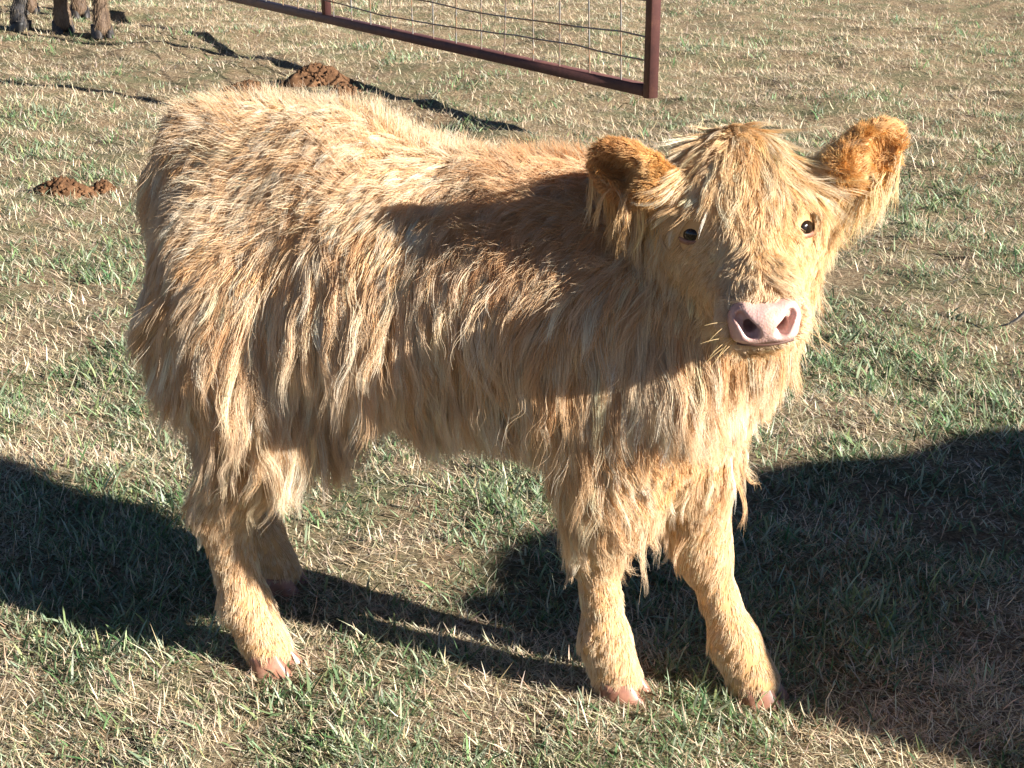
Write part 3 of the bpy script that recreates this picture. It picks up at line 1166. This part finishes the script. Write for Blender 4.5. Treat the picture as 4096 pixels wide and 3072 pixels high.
def coat(name, sel, N, K, Lf, comb, lift, grav, stiff, clear, wave, rad, clump, frizz, pal, radius, steps=9, wl=0.055, seed=1, extra=None, lenj=0.25, eyes=False):
    wgt = VIS * sel
    p, n, f = sample_mesh(CV, CF, N, wgt)
    n = norm(n + cf.grad(p))
    if extra is not None:
        ok = extra(p)
        p, n = p[ok], n[ok]
    N = len(p)
    L = Lf(p, n) * rng.uniform(0.75, 1.25, N)
    d0 = norm(tang(comb(p, n), n) + n * lift * rng.uniform(0.6, 1.5, (N, 1)))
    cl = clear * rng.uniform(0.3, 1.6, N)
    P = grow(cf, p, n, d0, L, steps, np.full(N, grav) if np.isscalar(grav) else grav(p, n), stiff, cl, wave * L * rng.uniform(0.3, 1.7, N), wl, seed)
    C = children(P, n, K, np.full(N, rad), np.clip(rng.normal(clump, 0.15, N), 0, 0.97), frizz * L, lenj)
    keep = np.ones(len(C), bool)
    if eyes:
        for s_ in (-1, 1):
            o_ = EYE[s_] + eye_axes(s_)[0] * 0.009
            e_, lo_, wi_ = eye_axes(s_)
            d_ = C - o_
            keep &= ~((d_ @ e_ > -0.006) & (d_ @ e_ < 0.03) & (((d_ @ lo_) / 0.0140) ** 2 + ((d_ @ wi_) / 0.0095) ** 2 < 1)).any(1)
        q_ = C - (NC + NOSE_OUT * 0.004)
        keep &= ((((q_ @ HR_) / 0.036) ** 2 + ((q_ @ NOSE_UP) / 0.017) ** 2 + ((q_ @ NOSE_OUT) / 0.032) ** 2).min(1) > 1.0)
    t = np.repeat(tints(pal, N), K, axis=0) * (1 + rng.normal(0, 0.06, (N * K, 1)))
    u_, v_, w3_ = loc(p)
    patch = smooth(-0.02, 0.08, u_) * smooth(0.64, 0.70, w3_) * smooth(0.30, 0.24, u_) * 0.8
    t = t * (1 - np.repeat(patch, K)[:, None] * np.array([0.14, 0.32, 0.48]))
    if eyes:
        pale = np.repeat(smooth(0.075, 0.04, np.linalg.norm(p - NC, axis=1)), K)[:, None] * 0.4
        t = t * (1 - pale) + np.array([0.88, 0.76, 0.62]) * pale
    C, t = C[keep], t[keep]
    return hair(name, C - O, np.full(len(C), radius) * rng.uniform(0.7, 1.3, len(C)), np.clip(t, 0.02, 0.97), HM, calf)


def sel(*labs):
    return np.isin(FL_, labs).astype(float)


def smooth(a, b, x):
    t = np.clip((x - a) / (b - a), 0, 1)
    return t * t * (3 - 2 * t)


def body_comb(p, n):
    u, v, w_ = loc(p)
    back = smooth(0.35, 0.85, n[:, 2])[:, None]
    lat = np.sign((n @ LT) + 1e-6)[:, None] * LT
    d = DOWN * 1.0 - HD * 0.22
    d = d * (1 - back) + (-HD * 0.75 + lat * 0.75 + DOWN * 0.2) * back
    sw = noise3(p, 0.16, 5)
    return d + sw * 0.34 + noise3(p, 0.05, 8) * 0.14


def body_len(p, n):
    u, v, w_ = loc(p)
    L = 0.05 + 0.095 * smooth(0.75, 0.0, n[:, 2])
    L *= 1 - 0.35 * smooth(0.1, -0.8, n[:, 2])
    L *= 1 - 0.20 * smooth(-0.2, -0.4, u)
    L *= 1 - 0.45 * smooth(0.1, 0.7, n @ HD) * smooth(0.1, 0.25, u)
    L *= 1 - 0.35 * smooth(0.2, 0.3, u) * smooth(0.62, 0.45, w_)
    L *= 1 - 0.32 * smooth(-0.14, -0.26, u) * smooth(0.56, 0.42, w_)
    L *= 1 - 0.35 * smooth(0.46, 0.38, w_)
    return 0.9 * L * (0.75 + 0.5 * (noise3(p, 0.08, 3)[:, 0] * 0.5 + 0.5))


UL_LOW = 0.30


def leg_w(p):
    return smooth(0.20, 0.33, p[:, 2])


torso_sel = sel('torso', 'neck') + sel('uleg') * smooth(0.36, 0.42, FC[:, 2])
# undercoat: short, dense, more orange
coat('undercoat', torso_sel, 5200, 9, lambda p, n: np.full(len(p), 0.035), body_comb, 0.3, 0.2, 0.8, 0.002, 0.05, 0.010, 0.3, 0.06, RUST, 0.00055, steps=4, seed=11)
# long hanging locks
coat('long_coat', torso_sel, 9000, 22, body_len, body_comb, 0.26, 0.24, 0.84, 0.005, 0.030, 0.0090, 0.60, 0.018, GOLD, 0.00025, steps=9, seed=21, wl=0.08)
# stray single hairs
coat('stray_hair', torso_sel, 1500, 3, lambda p, n: body_len(p, n) * 0.75, body_comb, 0.7, 0.14, 0.9, 0.008, 0.05, 0.006, 0.3, 0.05, GOLD, 0.00022, steps=8, seed=31)
# soft fuzz standing up along the back
coat('back_fuzz', torso_sel * smooth(0.3, 0.8, NM[:, 2]), 2600, 6, lambda p, n: np.full(len(p), 0.034), body_comb, 1.1, 0.02, 0.95, 0.003, 0.03, 0.010, 0.2, 0.10, GOLD, 0.00018, steps=5, seed=33)


def leg_comb(p, n):
    return DOWN - HD * 0.12 + noise3(p, 0.08, 15) * 0.12


leg_sel = sel('lleg') + sel('uleg') * (1 - smooth(0.38, 0.44, FC[:, 2]))
coat('leg_hair', leg_sel, 9500, 8, lambda p, n: 0.014 + 0.009 * smooth(0.1, 0.3, p[:, 2]) + 0.009 * smooth(0.2, 0.9, -(n @ HD)), leg_comb, 0.09, 0.12, 0.85, 0.0010, 0.005, 0.005, 0.05, 0.012,
     np.array([(0.86, 0.66, 0.45), (0.80, 0.57, 0.35), (0.90, 0.74, 0.54)]), 0.00025, steps=4, seed=41)
# feathering behind the forearms and down the gaskins
feather = (sel('uleg') + sel('lleg') * smooth(0.17, 0.22, FC[:, 2])) * (smooth(0.0, 0.6, -(NM @ HD)) + smooth(0.30, 0.36, FC[:, 2]) * 0.6) * smooth(0.17, 0.24, FC[:, 2])
coat('leg_feathering', feather, 750, 20, lambda p, n: 0.028 + 0.055 * smooth(0.22, 0.34, p[:, 2]), lambda p, n: DOWN - HD * 0.35 + noise3(p, 0.06, 25) * 0.4, 0.35, 0.2, 0.86, 0.004, 0.05, 0.008, 0.7, 0.03, GOLD, 0.00026, seed=51)
# tail switch
coat('tail_hair', sel('tail'), 700, 20, lambda p, n: np.full(len(p), 0.10), lambda p, n: DOWN + noise3(p, 0.05, 35) * 0.1, 0.25, 0.6, 0.7, 0.003, 0.04, 0.009, 0.6, 0.05,
     np.array([(0.72, 0.55, 0.36), (0.82, 0.66, 0.46), (0.66, 0.47, 0.28)]), 0.00028, seed=61)


# head
def head_rfn(p):
    q = p - E0
    return q @ HR_, q @ HF, q @ HN


def clear_of_face(p):
    ok = np.ones(len(p), bool)
    for s in (-1, 1):
        ok &= np.linalg.norm(p - EYE[s], axis=1) > 0.0170
    q = p - (NC + NOSE_OUT * 0.002)
    e = ((q @ HR_) / 0.038) ** 2 + ((q @ NOSE_UP) / 0.024) ** 2 + ((q @ NOSE_OUT) / 0.026) ** 2
    return ok & (e > 1.0)


def face_comb(p, n):
    r, f, nn = head_rfn(p)
    d = HF[None] * (0.75 + 0 * f[:, None]) + HR_[None] * (np.clip(r * 30, -1, 1) * (0.25 + 0.6 * smooth(0.0, 0.05, np.abs(r))))[:, None]
    up = smooth(0.0, -0.05, f)[:, None]
    d = d * (1 - up) + (HF[None] * 0.45 + HR_[None] * (np.clip(r * 30, -1, 1) * 0.9)[:, None]) * up
    return d + noise3(p, 0.05, 45) * 0.12


def face_len(p, n):
    r, f, nn = head_rfn(p)
    return 0.014 + 0.010 * smooth(0.03, -0.03, f) + 0.012 * smooth(-0.06, -0.12, nn)


coat('face_hair', sel('head', 'muzzle'), 7000, 9, lambda p, n: face_len(p, n) * np.where(np.linalg.norm(p - NC, axis=1) < 0.055, 0.7, 1), face_comb, 0.18, 0.05, 0.9, 0.0015, 0.02, 0.005, 0.15, 0.025,
     np.array([(0.86, 0.61, 0.35), (0.89, 0.69, 0.45), (0.80, 0.53, 0.27)]), 0.00027, steps=5, seed=71, extra=clear_of_face, eyes=True)


def lock_comb(p, n):
    r, f, nn = head_rfn(p)
    return HF[None] * 0.7 + HR_[None] * (np.clip((r + 0.006 + 0.012 * noise3(p, 0.03, 57)[:, 0]) * 55, -1, 1) * (0.55 + 8 * np.abs(r)))[:, None] + noise3(p, 0.07, 55) * 0.2


r_, f_, n_ = head_rfn(FC)
fl_sel = sel('head') * smooth(0.0, -0.05, f_) * smooth(-0.12, -0.05, n_)
coat('forelock', fl_sel, 620, 16, lambda p, n: (0.026 + 0.034 * smooth(-0.01, -0.07, head_rfn(p)[1])) * rng.uniform(0.45, 1.45, len(p)), lock_comb, 0.10, 0.05, 0.92, 0.004, 0.03, 0.006, 0.45, 0.02,
     np.array([(0.90, 0.71, 0.46), (0.93, 0.80, 0.60), (0.87, 0.63, 0.37), (0.84, 0.57, 0.30)]), 0.00024, seed=81, eyes=True)
# bridge of the nose: longer strands fanning out
br_sel = sel('head', 'muzzle') * smooth(0.0, 0.03, f_) * smooth(0.10, 0.07, f_) * smooth(0.045, 0.02, np.abs(r_)) * smooth(-0.05, -0.02, n_)
coat('nose_bridge_hair', br_sel, 420, 7, lambda p, n: np.full(len(p), 0.028), lambda p, n: HF[None] * 0.9 + HR_[None] * (np.sign(head_rfn(p)[0]) * 0.35)[:, None] + noise3(p, 0.05, 65) * 0.1, 0.12, 0.03, 0.93, 0.002, 0.02, 0.004, 0.4, 0.02,
     np.array([(0.88, 0.66, 0.40), (0.91, 0.74, 0.50)]), 0.00030, seed=85, extra=clear_of_face, eyes=True)
# throat and cheeks: loose longer hair
th_sel = sel('head', 'neck') * smooth(-0.07, -0.11, n_)
coat('throat_hair', th_sel, 900, 18, lambda p, n: np.full(len(p), 0.026), lambda p, n: DOWN + noise3(p, 0.06, 75) * 0.3, 0.5, 0.15, 0.87, 0.005, 0.06, 0.008, 0.65, 0.06,
     np.array([(0.86, 0.64, 0.40), (0.90, 0.74, 0.52)]), 0.00025, seed=91)
# ears
for s in (-1, 1):
    c, ax, w3, out = EAR[s]
    es = sel('ear') * ((FC - O) @ HR_ * s > ((E0 - O) @ HR_) * s).astype(float)
    hol = Field._ell(FC, c + out * 0.015 + ax * 0.006, np.stack([ax, w3, out]), np.array([0.035, 0.020, 0.023]))
    es = es * np.where(np.abs(hol) < 0.006, 0.22, 1.0)
    coat('ear_hair', es, 1500, 11, lambda p, n: 0.011 + 0 * p[:, 0], lambda p, n: ax[None] * 0.6 + DOWN * 0.35 + noise3(p, 0.03, 95) * 0.4, 0.8, 0.05, 0.88, 0.002, 0.04, 0.005, 0.2, 0.09,
         np.array([(0.74, 0.42, 0.14), (0.80, 0.50, 0.20), (0.68, 0.36, 0.11)]), 0.00026, steps=5, seed=101 + s)
    low = es * smooth(0.0, -0.025, (FC - c) @ w3)
    coat('ear_fringe', low, 110, 14, lambda p, n: np.full(len(p), 0.07), lambda p, n: DOWN - ax[None] * 0.1 + noise3(p, 0.03, 97) * 0.2, 0.3, 0.35, 0.88, 0.003, 0.06, 0.006, 0.7, 0.04,
         np.array([(0.86, 0.66, 0.38), (0.88, 0.74, 0.52), (0.8, 0.54, 0.25)]), 0.0003, seed=111 + s)
# a few stiff whiskers beside the nose
_n = 16
_sd = np.where(np.arange(_n) < 11, -1, 1)
_r0 = NC + HR_ * (_sd * rng.uniform(0.024, 0.034, _n))[:, None] + NOSE_UP * rng.uniform(-0.022, 0.004, _n)[:, None] - NOSE_OUT * rng.uniform(0.0, 0.01, _n)[:, None]
_dr = norm(HR_ * _sd[:, None] * 0.9 + NOSE_OUT * 0.35 + UP * rng.uniform(-0.6, 0.15, _n)[:, None] + rng.normal(0, 0.15, (_n, 3)))
_t = np.linspace(0, 1, 6)[None, :, None]
_L = rng.uniform(0.025, 0.05, _n)[:, None, None]
hair('whiskers', _r0[:, None] + _dr[:, None] * _t * _L + DOWN * _t ** 2 * _L * 0.25 - O, np.full(_n, 0.00035), np.tile([[0.75, 0.55, 0.25]], (_n, 1)), HM, calf)
